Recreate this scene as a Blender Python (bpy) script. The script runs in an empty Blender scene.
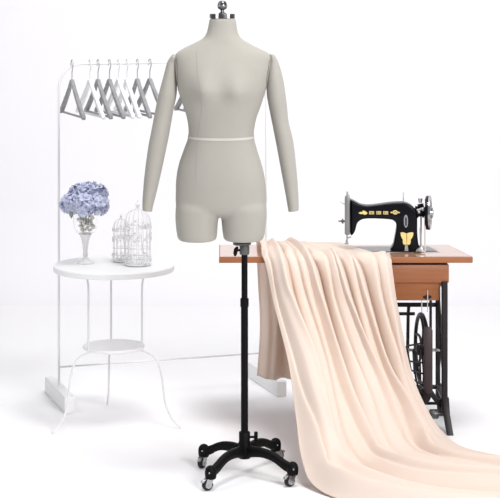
import bpy, bmesh, math, random
import numpy as np
from mathutils import Vector, Matrix
from mathutils.bvhtree import BVHTree
from mathutils import noise as mnoise

random.seed(7)
PI = math.pi
R = math.radians
S = bpy.context.scene
COL = S.collection

# ------------------------------------------------------------------ camera, light, exposure
F, H = 1700.0, 1.62                      # focal length in pixels of the 500 px frame, eye height
cam_d = bpy.data.cameras.new('camera')
cam_d.sensor_width = 36.0
cam_d.lens = F / 500.0 * 36.0
cam_d.shift_y = -249.0 / 500.0
cam_d.clip_end = 100
cam = bpy.data.objects.new('camera', cam_d)
cam.location = (0, 0, H)
cam.rotation_euler = (R(90), 0, 0)
COL.objects.link(cam)
S.camera = cam

S.view_settings.view_transform = 'Standard'
S.view_settings.look = 'None'
S.view_settings.gamma = 1.0
S.view_settings.use_curve_mapping = False
S.view_settings.exposure = -0.19

world = bpy.data.worlds.new('studio')
S.world = world
world.use_nodes = True
bg = world.node_tree.nodes['Background']
bg.inputs['Color'].default_value = (0.985, 0.98, 1.0, 1)
bg.inputs['Strength'].default_value = 0.44


def area(name, loc, target, size, power, col=(1, 1, 1)):
    d = bpy.data.lights.new(name, 'AREA')
    d.shape = 'SQUARE'
    d.size = size
    d.energy = power
    d.color = col
    o = bpy.data.objects.new(name, d)
    o.location = loc
    o.rotation_euler = (Vector(target) - Vector(loc)).to_track_quat('-Z', 'Y').to_euler()
    COL.objects.link(o)
    return o


area('softbox_key', (2.7, 1.3, 3.0), (0.0, 6.2, 0.7), 1.6, 255)
area('softbox_overhead', (0.5, 5.3, 4.4), (0.1, 6.2, 0), 1.1, 88)
area('fill_left', (-2.3, 5.6, 3.2), (-.55, 6.7, .5), 1.2, 24)  # added fill light, lifts the white furniture on the left
area('fill_background', (0.2, 7.7, 3.9), (0.0, 8.3, 0.4), 2.4, 27)  # unseen light, placed to brighten the backdrop and the cloth's back flap


# ------------------------------------------------------------------ helpers
def P(x, y, d):
    """point seen at photo pixel (x, y) standing d metres away"""
    return Vector(((x - 250.0) / F * d, d, H - y / F * d))


def floor_d(y):
    return F * H / y


class M:
    """collects shapes into one mesh"""

    def __init__(s):
        s.v, s.f = [], []

    def add(s, vs, fs):
        b = len(s.v)
        s.v += [Vector(p) for p in vs]
        s.f += [tuple(i + b for i in f) for f in fs]
        return s

    def rings(s, rings, cap=True, closed=False):
        n = len(rings[0])
        vs = [p for r in rings for p in r]
        fs = []
        m = len(rings)
        for i in range(m if closed else m - 1):
            a, b = i * n, ((i + 1) % m) * n
            for j in range(n):
                k = (j + 1) % n
                fs.append((a + j, a + k, b + k, b + j))
        if cap and not closed:
            fs.append(tuple(range(n - 1, -1, -1)))
            fs.append(tuple((m - 1) * n + j for j in range(n)))
        return s.add(vs, fs)

    def tube(s, pts, r, n=8, closed=False):
        pts = [Vector(p) for p in pts]
        m = len(pts)
        rs = list(r) if hasattr(r, '__len__') else [r] * m
        tang = []
        for i in range(m):
            if closed:
                t = pts[(i + 1) % m] - pts[i - 1]
            else:
                t = pts[min(i + 1, m - 1)] - pts[max(i - 1, 0)]
            tang.append(t.normalized())
        t0 = tang[0]
        u = t0.orthogonal().normalized()
        rings = []
        for i in range(m):
            t = tang[i]
            u = (u - t * u.dot(t))
            if u.length < 1e-6:
                u = t.orthogonal()
            u.normalize()
            w = t.cross(u)
            rings.append([pts[i] + (u * math.cos(2 * PI * k / n) + w * math.sin(2 * PI * k / n)) * rs[i] for k in range(n)])
        return s.rings(rings, True, closed)

    def lathe(s, prof, c=(0, 0, 0), axis='Z', n=24, cap=True):
        c = Vector(c)
        rings = []
        for r, h in prof:
            ring = []
            for k in range(n):
                a = 2 * PI * k / n
                x, y = r * math.cos(a), r * math.sin(a)
                if axis == 'Z':
                    p = Vector((x, y, h))
                elif axis == 'X':
                    p = Vector((h, x, y))
                else:
                    p = Vector((y, h, x))
                ring.append(c + p)
            rings.append(ring)
        return s.rings(rings, cap)

    def ball(s, c, r, n=12, sc=(1, 1, 1)):
        prof = [(max(1e-4, math.sin(PI * i / n)) * r, -math.cos(PI * i / n) * r) for i in range(n + 1)]
        c = Vector(c)
        b = M().lathe(prof, n=n + 4)
        return s.add([c + Vector((p.x * sc[0], p.y * sc[1], p.z * sc[2])) for p in b.v], b.f)

    def prism(s, out, d0, d1, fn, bev=0.0, steps=3):
        """outline (2D, counterclockwise) pushed from depth d0 to d1, edges rounded by bev"""
        o = [Vector((p[0], p[1])) for p in out]
        n = len(o)
        nor = []
        for i in range(n):
            e1 = (o[i] - o[i - 1])
            e2 = (o[(i + 1) % n] - o[i])
            a = Vector((e1.y, -e1.x))
            b = Vector((e2.y, -e2.x))
            a = a.normalized() if a.length > 1e-9 else Vector((0, 0))
            b = b.normalized() if b.length > 1e-9 else Vector((0, 0))
            q = a + b
            nor.append(q.normalized() if q.length > 1e-6 else a)
        lay = []
        if bev > 0:
            for k in range(steps + 1):
                t = k / steps * PI / 2
                lay.append((bev * (1 - math.sin(t)), d0 + bev * (1 - math.cos(t))))
            for k in range(steps + 1):
                t = (1 - k / steps) * PI / 2
                lay.append((bev * (1 - math.sin(t)), d1 - bev * (1 - math.cos(t))))
        else:
            lay = [(0, d0), (0, d1)]
        rings = [[Vector(fn(o[i].x - nor[i].x * ins, o[i].y - nor[i].y * ins, d)) for i in range(n)] for ins, d in lay]
        return s.rings(rings)

    def box(s, a, b, bev=0.0):
        x0, y0, z0 = a
        x1, y1, z1 = b
        if bev <= 0:
            return s.add([(x0, y0, z0), (x1, y0, z0), (x1, y1, z0), (x0, y1, z0), (x0, y0, z1), (x1, y0, z1), (x1, y1, z1), (x0, y1, z1)],
                         [(3, 2, 1, 0), (4, 5, 6, 7), (0, 1, 5, 4), (1, 2, 6, 5), (2, 3, 7, 6), (3, 0, 4, 7)])
        bm = bmesh.new()
        bmesh.ops.create_cube(bm, size=1)
        for v in bm.verts:
            v.co = Vector(((x0 + x1) / 2 + v.co.x * (x1 - x0), (y0 + y1) / 2 + v.co.y * (y1 - y0), (z0 + z1) / 2 + v.co.z * (z1 - z0)))
        bmesh.ops.bevel(bm, geom=list(bm.edges), offset=bev, segments=2, affect='EDGES', profile=0.5)
        bm.verts.index_update()
        s.add([v.co.copy() for v in bm.verts], [tuple(v.index for v in f.verts) for f in bm.faces])
        bm.free()
        return s

    def xf(s, mat):
        s.v = [mat @ p for p in s.v]
        return s

    def merge(s, o):
        return s.add(o.v, o.f)

    def build(s, name, mat, parent=None, smooth=True, angle=40, world_pts=True):
        off = Vector((0, 0, 0))
        if parent is not None and world_pts:
            q = parent
            while q is not None:
                off += q.location
                q = q.parent
        me = bpy.data.meshes.new(name)
        me.from_pydata([tuple(p - off) for p in s.v], [], s.f)
        bm = bmesh.new()
        bm.from_mesh(me)
        bmesh.ops.recalc_face_normals(bm, faces=bm.faces)
        bm.to_mesh(me)
        bm.free()
        if smooth:
            me.polygons.foreach_set('use_smooth', [True] * len(me.polygons))
            me.set_sharp_from_angle(angle=R(angle))
        me.materials.append(mat)
        o = bpy.data.objects.new(name, me)
        COL.objects.link(o)
        o.parent = parent
        return o


def thing(name, label, cat, loc, group=None, rotz=0.0):
    o = bpy.data.objects.new(name, None)
    o.empty_display_size = 0.05
    COL.objects.link(o)
    o.location = loc
    o.rotation_euler = (0, 0, rotz)
    tag(o, label, cat, group)
    return o


def tag(o, label, cat, group=None):
    o['label'] = label
    o['category'] = cat
    if group:
        o['group'] = group
    return o


def structure(o):
    o['kind'] = 'structure'
    return o


def spline(pts, n=8, closed=False):
    """Catmull-Rom through points"""
    p = [Vector(q) for q in pts]
    m = len(p)
    out = []
    segs = m if closed else m - 1
    for i in range(segs):
        if closed:
            a, b, c, d = p[(i - 1) % m], p[i], p[(i + 1) % m], p[(i + 2) % m]
        else:
            b, c = p[i], p[i + 1]
            a = p[i - 1] if i > 0 else b * 2 - c
            d = p[i + 2] if i + 2 < m else c * 2 - b
        for k in range(n):
            t = k / n
            out.append(0.5 * ((2 * b) + (c - a) * t + (2 * a - 5 * b + 4 * c - d) * t * t + (3 * b - a - 3 * c + d) * t ** 3))
    if not closed:
        out.append(p[-1])
    return out


def arc(c, r, a0, a1, n, f):
    return [f(c[0] + r * math.cos(a0 + (a1 - a0) * i / n), c[1] + r * math.sin(a0 + (a1 - a0) * i / n)) for i in range(n + 1)]


# ------------------------------------------------------------------ materials
def mat(name, col, rough=0.5, metal=0.0, spec=0.5, noise=None, bump=None, trans=0.0, sheen=0.0):
    """procedural Principled material; noise = (scale, amount) colour variation, bump = (scale, strength)"""
    m = bpy.data.materials.new(name)
    m.use_nodes = True
    nt = m.node_tree
    b = nt.nodes['Principled BSDF']
    b.inputs['Base Color'].default_value = (*col, 1)
    b.inputs['Roughness'].default_value = rough
    b.inputs['Metallic'].default_value = metal
    b.inputs['Specular IOR Level'].default_value = spec
    if trans:
        b.inputs['Transmission Weight'].default_value = trans
    if sheen:
        b.inputs['Sheen Weight'].default_value = sheen
    tc = nt.nodes.new('ShaderNodeTexCoord')
    if noise:
        nz = nt.nodes.new('ShaderNodeTexNoise')
        nz.inputs['Scale'].default_value = noise[0]
        nz.inputs['Detail'].default_value = 4
        mx = nt.nodes.new('ShaderNodeMix')
        mx.data_type = 'RGBA'
        a = noise[1]
        mx.inputs[6].default_value = (*[min(1, c * (1 - a)) for c in col], 1)
        mx.inputs[7].default_value = (*[min(1, c * (1 + a)) for c in col], 1)
        nt.links.new(tc.outputs['Object'], nz.inputs['Vector'])
        nt.links.new(nz.outputs['Fac'], mx.inputs[0])
        nt.links.new(mx.outputs[2], b.inputs['Base Color'])
    if bump:
        n2 = nt.nodes.new('ShaderNodeTexNoise')
        n2.inputs['Scale'].default_value = bump[0]
        n2.inputs['Detail'].default_value = 3
        bp = nt.nodes.new('ShaderNodeBump')
        bp.inputs['Strength'].default_value = bump[1]
        bp.inputs['Distance'].default_value = 0.002
        nt.links.new(tc.outputs['Object'], n2.inputs['Vector'])
        nt.links.new(n2.outputs['Fac'], bp.inputs['Height'])
        nt.links.new(bp.outputs['Normal'], b.inputs['Normal'])
    return m


def wood_mat(name, c0, c1, rough):
    m = mat(name, c0, rough)
    nt = m.node_tree
    b = nt.nodes['Principled BSDF']
    tc = nt.nodes.new('ShaderNodeTexCoord')
    mp = nt.nodes.new('ShaderNodeMapping')
    mp.inputs['Scale'].default_value = (3, 40, 40)
    nz = nt.nodes.new('ShaderNodeTexNoise')
    nz.inputs['Scale'].default_value = 2.0
    nz.inputs['Detail'].default_value = 5
    rp = nt.nodes.new('ShaderNodeValToRGB')
    rp.color_ramp.elements[0].color = (*c0, 1)
    rp.color_ramp.elements[1].color = (*c1, 1)
    rp.color_ramp.elements[0].position = 0.3
    rp.color_ramp.elements[1].position = 0.7
    nt.links.new(tc.outputs['Object'], mp.inputs['Vector'])
    nt.links.new(mp.outputs['Vector'], nz.inputs['Vector'])
    nt.links.new(nz.outputs['Fac'], rp.inputs['Fac'])
    nt.links.new(rp.outputs['Color'], b.inputs['Base Color'])
    return m


def cloth_mat(name, col, tr):
    m = mat(name, col, 0.85, spec=0.15, bump=(900, 0.12))
    nt = m.node_tree
    b = nt.nodes['Principled BSDF']
    out = nt.nodes['Material Output']
    t = nt.nodes.new('ShaderNodeBsdfTranslucent')
    t.inputs['Color'].default_value = (col[0], col[1] * 0.84, col[2] * 0.58, 1)
    mx = nt.nodes.new('ShaderNodeMixShader')
    mx.inputs[0].default_value = tr
    nt.links.new(b.outputs[0], mx.inputs[1])
    nt.links.new(t.outputs[0], mx.inputs[2])
    nt.links.new(mx.outputs[0], out.inputs['Surface'])
    return m


M_WALL = mat('white_paper', (0.90, 0.888, 0.915), 0.9, spec=0.1, noise=(0.7, 0.01))
M_FLOOR = mat('white_floor', (0.92, 0.915, 0.925), 0.75, spec=0.15, noise=(0.9, 0.01))
M_CANVAS = mat('beige_canvas', (0.40, 0.382, 0.343), 0.9, spec=0.15, noise=(35, 0.03), bump=(1400, 0.15), sheen=0.15)
M_TAPE = mat('pale_tape', (0.58, 0.565, 0.52), 0.85, spec=0.2, noise=(60, 0.03))
M_SEAM = mat('seam_thread', (0.36, 0.35, 0.31), 0.9, spec=0.1, noise=(80, 0.05))
M_ARMHOLE = mat('armhole_shadow', (0.12, 0.115, 0.10), 0.9, spec=0.1, noise=(80, .05))  # dark tone for the painted shadow at the armholes
M_BLACK = mat('black_iron', (0.004, 0.004, 0.0045), 0.5, spec=0.10, noise=(40, 0.2), bump=(300, 0.05))
M_RUBBER = mat('black_rubber', (0.015, 0.015, 0.016), 0.6, spec=0.3, noise=(50, 0.2))
M_CHROME = mat('chrome', (0.42, 0.42, 0.435), 0.22, metal=1.0, noise=(20, 0.06))
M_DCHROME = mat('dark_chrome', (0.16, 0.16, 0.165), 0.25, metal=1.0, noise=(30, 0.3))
M_GREYMETAL = mat('grey_metal', (0.12, 0.12, 0.12), 0.4, metal=0.6, noise=(30, 0.1))
M_STEEL = mat('brushed_steel', (0.50, 0.50, 0.51), 0.35, metal=0.8, noise=(60, 0.1))
M_WHITE = mat('white_paint', (0.87, 0.87, 0.875), 0.5, spec=0.3, noise=(10, 0.015))
M_WHITEROD = mat('white_rod_paint', (0.76, 0.76, 0.77), 0.5, spec=0.3, noise=(10, 0.015))
M_WHITECAGE = mat('white_cage_paint', (0.87, 0.87, 0.875), 0.5, spec=0.3, noise=(60, 0.03))
M_HANGER = wood_mat('grey_wood', (0.24, 0.24, 0.245), (0.32, 0.32, 0.325), 0.55)
M_HANGERW = wood_mat('white_wood', (0.82, 0.82, 0.83), (0.86, 0.86, 0.87), 0.5)
M_WOOD = wood_mat('brown_table_wood', (0.30, 0.102, 0.034), (0.365, 0.13, 0.046), 0.35)
M_WOODTOP = wood_mat('polished_table_wood', (0.50, 0.29, 0.19), (0.56, 0.34, 0.23), 0.12)
M_WOODTOP.node_tree.nodes['Principled BSDF'].inputs['Coat Weight'].default_value = 0.5
M_IRON = mat('dark_cast_iron', (0.016, 0.012, 0.015), 0.45, spec=0.3, noise=(40, 0.25), bump=(200, 0.1))
M_GUARD = mat('brown_black_enamel', (0.040, 0.024, 0.028), 0.45, spec=0.4, noise=(20, 0.2))
M_ENAMEL = mat('black_enamel', (0.004, 0.004, 0.007), 0.25, spec=0.14, noise=(20, 0.2))
M_GOLD = mat('gold_decal', (0.82, 0.64, 0.24), 0.4, noise=(200, 0.2))
M_BELT = mat('pale_belt', (0.62, 0.60, 0.56), 0.6, noise=(50, 0.05))
M_CLOTH = cloth_mat('cream_cloth', (0.89, 0.765, 0.68), 0.20)
M_PETAL = mat('lavender_petal', (0.62, 0.65, 0.93), 0.6, spec=0.2, noise=(45, 0.30))
M_LEAF = mat('grey_green_leaf', (0.33, 0.40, 0.33), 0.6, noise=(40, 0.2))
M_PORC = mat('white_porcelain', (0.88, 0.88, 0.88), 0.2, spec=0.5, noise=(12, 0.01))
M_FILL = mat('pale_shell', (0.93, 0.91, 0.86), 0.5, noise=(70, 0.08))
M_GLASS = mat('clear_glass', (1, 1, 1), 0.0, trans=1.0, noise=(5, 0.0))
M_GLASS.node_tree.nodes['Principled BSDF'].inputs['IOR'].default_value = 1.2

# ------------------------------------------------------------------ the setting
m = M()
m.add([(-6, -3, 0), (6, -3, 0), (6, 9.0, 0), (-6, 9.0, 0)], [(0, 1, 2, 3)])
structure(m.build('floor', M_FLOOR))
m = M()
rows = [(9.0, 0.0)] + [(9.0 + 0.5 * math.sin(a), 0.5 - 0.5 * math.cos(a)) for a in [PI / 2 * k / 12 for k in range(1, 13)]] + [(9.5, 5.0)]
vs = []
for y, z in rows:
    vs += [(-6, y, z), (6, y, z)]
m.add(vs, [(2 * i, 2 * i + 1, 2 * i + 3, 2 * i + 2) for i in range(len(rows) - 1)])
structure(m.build('wall_back', M_WALL))

# ------------------------------------------------------------------ dress form on its rolling stand
DF = 5.8
SC = DF / F                                # metres per pixel at the form
form = thing('dress_form', 'beige canvas dress form with arms on a black four-wheeled stand', 'dress form', (P(245, 0, DF).x, DF, 0))


def section(cx, hw, df, db, z, n=72, e=2.2, bust=0.028):
    zb_ = H - 92 * SC
    out = []
    for k in range(n):
        a = 2 * PI * k / n
        c, s_ = math.cos(a), math.sin(a)
        x = math.copysign(abs(c) ** (2 / e), c) * hw
        y = math.copysign(abs(s_) ** (2 / e), s_) * (db if s_ > 0 else df)
        if s_ < 0:                          # the bust
            for bx in (204.8, 237.6):
                y -= bust * math.exp(-((cx + x - (bx - 250) * SC) / .037) ** 2 - ((z - zb_) / (.031 if z < zb_ else .060)) ** 2) * min(1, -s_ * 1.6)
        out.append(Vector((cx + x, DF + y, z)))
    return out


def interp_rows(rows, step=2.0):
    rows = sorted(rows)
    ys = np.array([r[0] for r in rows], float)
    A = np.array([r[1:] for r in rows], float)
    yy = np.arange(ys[0], ys[-1] + 1e-6, step)
    # smooth Catmull-Rom per column
    res = []
    for y in yy:
        i = min(max(int(np.searchsorted(ys, y)) - 1, 0), len(ys) - 2)
        t = (y - ys[i]) / (ys[i + 1] - ys[i])
        h = ys[i + 1] - ys[i]
        m0 = (A[i + 1] - A[i - 1]) / (ys[i + 1] - ys[i - 1]) if i > 0 else (A[i + 1] - A[i]) / h
        m1 = (A[i + 2] - A[i]) / (ys[i + 2] - ys[i]) if i + 2 < len(ys) else (A[i + 1] - A[i]) / h
        v = (2 * t ** 3 - 3 * t ** 2 + 1) * A[i] + (t ** 3 - 2 * t ** 2 + t) * h * m0 + (-2 * t ** 3 + 3 * t ** 2) * A[i + 1] + (t ** 3 - t ** 2) * h * m1
        res.append((y, *v))
    return res


torso_rows = [(18, 209.5, 236, .046, .046), (27, 208, 237, .048, .05), (34, 206, 238.5, .052, .055), (39, 202, 242, .056, .062),
              (44, 192, 250.5, .060, .070), (49, 182, 260, .066, .080), (54, 175.5, 270, .073, .088), (62, 174.5, 271, .085, .095),
              (75, 175.5, 269, .100, .100), (90, 178, 266, .108, .100), (98, 180.5, 263.5, .105, .098), (110, 184.5, 259.5, .098, .092),
              (120, 187.3, 256, .094, .086), (136, 188.3, 254, .092, .083), (150, 183.5, 257.3, .098, .095), (165, 178.5, 262, .102, .112),
              (180, 176, 265.2, .102, .122), (195, 175.6, 266.6, .097, .124), (204, 175.8, 266.4, .093, .118), (209, 179, 263, .086, .108), (213, 186, 256, .070, .085), (216.5, 200, 242, .040, .055)]
zz = lambda y: H - y * SC
m = M()
m.rings([section(((l + r) / 2 - 250) * SC, (r - l) / 2 * SC, df, db, zz(y), e=2.15) for y, l, r, df, db in interp_rows(torso_rows)])
for rows_ in ([(192, 184, 214, .03, .05), (205, 176.4, 220, .086, .109), (214, 175.4, 219.4, .090, .110), (222, 175.6, 217.8, .089, .108), (232, 176.6, 217.3, .087, .104), (241.6, 178.6, 216.6, .083, .098)],
              [(192, 227, 258, .03, .05), (205, 220.8, 265.8, .086, .109), (214, 221.0, 266.8, .090, .110), (222, 221.6, 266.2, .089, .108), (232, 222.6, 265, .087, .104), (241.8, 224.0, 262.6, .083, .098)]):
    m.rings([section(((l + r) / 2 - 250) * SC, (r - l) / 2 * SC, df, db, zz(y), e=2.3) for y, l, r, df, db in interp_rows(rows_)])
body = m.build('torso', M_CANVAS, form)
rm = body.modifiers.new('remesh', 'REMESH')
rm.mode = 'VOXEL'
rm.voxel_size = 0.0045
sm = body.modifiers.new('smooth', 'SMOOTH')
sm.factor = 0.5
sm.iterations = 24
dg = bpy.context.evaluated_depsgraph_get()
ev = body.evaluated_get(dg)
me2 = bpy.data.meshes.new_from_object(ev)
body.modifiers.clear()
body.data = me2
me2.name = 'torso'
me2.polygons.foreach_set('use_smooth', [True] * len(me2.polygons))
if not me2.materials:
    me2.materials.append(M_CANVAS)
bvh = BVHTree.FromPolygons([v.co.copy() for v in me2.vertices], [tuple(p.vertices) for p in me2.polygons])
foff = Vector(form.location)


def on_front(x, y, lift=0.0008, back=False):
    """point of the torso's front surface at photo px x, y (orthographic)"""
    o = Vector(((x - 250) * SC, DF + (1.0 if back else -1.0), zz(y))) - foff
    hit = bvh.ray_cast(o, Vector((0, -1 if back else 1, 0)))
    if hit[0] is None:
        return None
    return hit[0] + hit[1] * lift + foff


# waist tape: a band lying on the torso all round
ring0, ring1 = [], []
axis_x = (221 - 250) * SC
for k in range(72):
    a = 2 * PI * k / 72
    dirv = Vector((math.cos(a), math.sin(a), 0))
    for rg, yy_ in ((ring0, 135.6), (ring1, 138.0)):
        c = Vector((axis_x, DF, zz(yy_ - 0.6 * math.sin(a)))) - foff
        h = bvh.ray_cast(c + dirv * 0.6, -dirv)
        rg.append(h[0] + h[1] * 0.0012 + foff)
m = M()
n = len(ring0)
m.add(ring0 + ring1, [(i, (i + 1) % n, n + (i + 1) % n, n + i) for i in range(n)])
m.build('waist_tape', M_TAPE, form)
seams = [[(197, 50), (197.5, 62), (199, 76), (202, 90), (202.5, 105), (200.5, 120), (198.5, 134)],
         [(198.5, 140), (197.3, 152), (197, 166), (197, 181)]]
for sq in seams:
    pts = [on_front(p.x, p.y, 0.0002) for p in spline([(a, b, 0) for a, b in sq], 6)]
    pts = [p for p in pts if p is not None]
    M().tube(pts, 0.0007, 6).build('seam', M_SEAM, form)
# arms
larm = [(54.5, 172, 177.5), (61, 167.6, 177.3), (75.6, 163.6, 177), (93.6, 158.9, 176.6), (110, 155.3, 173.3), (130, 151.6, 169.8), (149, 148, 166), (177, 144.4, 160), (195, 142.9, 155.8), (206, 142.4, 153.0), (211, 142.7, 152.2)]
rarm = [(54.5, 269.6, 274), (61, 269.2, 278), (79, 266.6, 283.2), (94, 266.8, 285.5), (104, 268.4, 286.8), (122, 272, 288.6), (142, 276.0, 293.2), (167, 280.6, 296.2), (192, 285.2, 298.2), (206, 287.6, 298.7), (212.5, 288.6, 298.4)]
for rows_ in (larm, rarm):
    m = M()
    rr = interp_rows([(y, l, r) for y, l, r in rows_], 3.0)
    rings = []
    for i, (y, l, r) in enumerate(rr):
        hw = max((r - l) / 2 * SC, 0.004)
        t = (y - 54) / 158
        yc = DF + 0.005 - 0.03 * max(0, t - .4) ** 1.5
        dep = min(hw * 1.2 + .004, 0.055) if y > 60 else hw * 2.2
        sl = (0.12 if rows_ is larm else -0.12)
        cx = ((l + r) / 2 - 250) * SC
        rings.append([Vector((cx + hw * math.cos(2 * PI * k / 28), yc + dep * math.sin(2 * PI * k / 28), zz(y) + sl * hw * math.cos(2 * PI * k / 28) * -1 * min(1, t * 2))) for k in range(28)])
    m.rings(rings)
    a_ = m.build('arm', M_CANVAS, form, angle=60)
    ab = BVHTree.FromPolygons([v.co.copy() for v in a_.data.vertices], [tuple(p.vertices) for p in a_.data.polygons])
    pts = []
    for y, x in ([(54, 176.6), (60, 177.2), (68, 177.6), (76, 178.0), (84, 178.4), (90, 178.4)] if rows_ is larm else [(54, 269.8), (60, 269.2), (68, 268.2), (76, 266.8), (84, 266.0), (91, 265.6)]):
        o_ = Vector(((x - 250) * SC, DF - 1, zz(y))) - foff
        hs = [h for h in (bvh.ray_cast(o_, Vector((0, 1, 0))), ab.ray_cast(o_, Vector((0, 1, 0)))) if h[0] is not None]
        if hs:
            pts.append(min((h[0] for h in hs), key=lambda p: p.y) + foff)
    if len(pts) > 2:
        M().tube(spline(pts, 4), .0013, 6).build('armhole_shade', M_ARMHOLE, form)  # dark tube paints the shadow in the gap between arm and torso
# neck hardware
kx = (222.3 - 250) * SC
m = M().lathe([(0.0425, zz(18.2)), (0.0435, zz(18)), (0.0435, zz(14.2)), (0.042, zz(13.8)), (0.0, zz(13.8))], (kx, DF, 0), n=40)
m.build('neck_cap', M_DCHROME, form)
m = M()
for px in (217.2, 228.5):  # white plates stand in for bright reflections in the dark chrome
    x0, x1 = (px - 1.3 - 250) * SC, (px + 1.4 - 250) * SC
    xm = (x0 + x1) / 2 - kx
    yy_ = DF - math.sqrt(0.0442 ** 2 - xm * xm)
    M().box((x0, yy_ - 0.0012, zz(18.5)), (x1, yy_ + 0.004, zz(13.7)), 0.0005).build('cap_glint', M_WHITE, form)
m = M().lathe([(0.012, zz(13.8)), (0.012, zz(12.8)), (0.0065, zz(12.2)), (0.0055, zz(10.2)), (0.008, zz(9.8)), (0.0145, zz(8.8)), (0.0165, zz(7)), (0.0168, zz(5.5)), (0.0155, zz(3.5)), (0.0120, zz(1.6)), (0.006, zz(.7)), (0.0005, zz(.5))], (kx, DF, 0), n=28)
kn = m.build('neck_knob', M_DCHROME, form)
M().lathe([(0.0166, zz(6.6)), (0.0174, zz(6.2)), (0.0174, zz(5.4)), (0.0166, zz(5))], (kx, DF, 0), n=28).build('knob_band', M_CHROME, kn)
# stand
PX = (244.5 - 250) * SC
m = M().lathe([(0.028, zz(242.2)), (0.031, zz(242.6)), (0.031, zz(244.2)), (0.028, zz(244.8))], (PX - 2.5 * SC, DF, 0), n=32)
m.build('mounting_plate', M_GREYMETAL, form)
M().lathe([(0.0165, zz(245.8)), (0.017, zz(246.5)), (0.017, zz(253)), (0.0155, zz(254.4))], (PX, DF, 0), n=24).build('clamp_collar', M_GREYMETAL, form)
m = M()
m.tube([(PX - .015, DF - .004, zz(250)), (PX - .024, DF - .006, zz(250))], 0.004, 10)
m.prism([(a, b) for a, b in [(-.006, -.017), (.000, -.019), (.004, -.013), (.007, -.002), (.010, .010), (.006, .015), (.0, .013), (-.006, .006), (-.0085, -.008)]], -.004, .004,
        lambda u, v, d: (PX - .030 + u, DF - .006 + d, zz(250.5) + v), .002)
m.build('wing_knob', M_BLACK, form)
M().lathe([(0.0105, zz(254)), (0.0105, zz(301))], (PX, DF, 0), n=20).build('upper_pole', M_BLACK, form)
M().lathe([(0.012, zz(298)), (0.0145, zz(298.6)), (0.0145, zz(306)), (0.0125, zz(307.4))], (PX, DF, 0), n=24).build('height_collar', M_BLACK, form)
M().lathe([(0.0122, zz(306)), (0.0122, zz(434))], (PX, DF, 0), n=24).build('lower_pole', M_BLACK, form)
m = M().lathe([(0.017, zz(431.5)), (0.019, zz(432.2)), (0.019, zz(441)), (0.0215, zz(443)), (0.0215, zz(456.5)), (0.019, zz(458))], (PX, DF, 0), n=28)
m.build('hub', M_BLACK, form)
m = M().tube([(PX + .017, DF, zz(437)), (PX + .034, DF, zz(437))], .004, 10)
m.lathe([(.004, .0), (.0055, .0), (.0055, .010), (.004, .010)], (PX + .034, DF, zz(437)), 'X', 12)
m.box((PX + .0325, DF - .007, zz(441)), (PX + .0455, DF + .007, zz(431.8)), .0025)
m.build('lock_knob', M_BLACK, form)
hub = Vector((PX, DF, 0))
casts = [(-0.160, 5.895, (-.3, -.5)), (-0.130, 5.622, (-.85, -.45)), (0.142, 5.668, (-.55, -.35)), (0.090, 5.975, (.5, .25))]
for cx, cy, tw in casts:
    e = Vector((cx, cy, 0))
    d = (e - hub)
    L = d.length
    d.normalize()
    w = Vector((-d.y, d.x, 0))
    m = M()
    prof = [(.006, .080, .024, .015), (.18 * L, .085, .0185, .0135), (.36 * L, .0885, .0160, .0125), (.54 * L, .086, .0150, .012), (.68 * L, .078, .0150, .012), (.80 * L, .067, .016, .012), (.90 * L, .060, .016, .012), (L, .057, .014, .012)]
    rings = []
    pp = spline([(a, b, c_) for a, b, c_, _ in prof], 4)
    for q in pp:
        th = .0125
        ring = []
        for k in range(16):
            a = 2 * PI * k / 16
            c_, s_ = math.cos(a), math.sin(a)
            ring.append(hub + d * q.x + w * (math.copysign(abs(c_) ** .6, c_) * th) + Vector((0, 0, q.y + math.copysign(abs(s_) ** .6, s_) * q.z)))
        rings.append(ring)
    m.rings(rings)
    lg = m.build('leg', M_BLACK, form)
    # round housing at the leg's end with a bolt head
    m = M().lathe([(.016, .037), (.0185, .041), (.0195, .052), (.0195, .062), (.0170, .071), (.012, .077), (.006, .080), (.0004, .081)], (e.x, e.y, 0), n=24)
    m.build('caster_cap', M_BLACK, lg)
    fd = (Vector((0, -1, 0)) * .9 - w * 0.1 + d * .3).normalized()
    b_ = e + fd * .0185 + Vector((0, 0, .060))
    M().ball(b_, .0032, 8).build('bolt', M_CHROME, lg)
    cs = bpy.data.objects.new('caster', None)
    COL.objects.link(cs)
    cs.empty_display_size = .02
    cs.parent = form
    cs.location = e - foff
    dirv = Vector((tw[0], tw[1], 0)).normalized()     # trailing direction
    ax = Vector((-dirv.y, dirv.x, 0))
    wc = e + dirv * .012 + Vector((0, 0, .0185))
    rot = Matrix((ax, dirv, Vector((0, 0, 1)))).transposed().to_4x4()
    T = Matrix.Translation(wc) @ rot
    M().lathe([(.011, -.008), (.0165, -.0078), (.0185, -.005), (.0185, .005), (.0165, .0078), (.011, .008)], (0, 0, 0), 'X', 28).xf(T).build('wheel', M_RUBBER, cs)
    m = M()
    for sx in (-1, 1):
        m.prism([(-.011, -.006), (0, -.0115), (.011, -.006), (.012, .004), (.006, .020), (-.015, .0205), (-.017, .014), (-.0115, .004)], -.0012, .0012, lambda u, v, dd, sx=sx: (sx * .0105 + dd, u, v), .0004, 1)
    m.box((-.0115, -.014, .0185), (.0115, .005, .0205), .0006)
    m.lathe([(.009, .0205), (.010, .021), (.010, .024), (.006, .026)], (0, -.012, 0), n=16)
    m.lathe([(.0035, -.0128), (.0035, .0128)], (0, 0, 0), 'X', 10)
    m.xf(T).build('fork', M_CHROME, cs)
    m = M().prism([(-.004, -.003), (.010, -.007), (.014, -.005), (.012, .001), (0, .004)], -.005, .005, lambda u, v, dd: (dd, u + .010, v + .015), .001, 1).xf(T)
    m.build('brake_lever', M_STEEL, cs)

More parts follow.
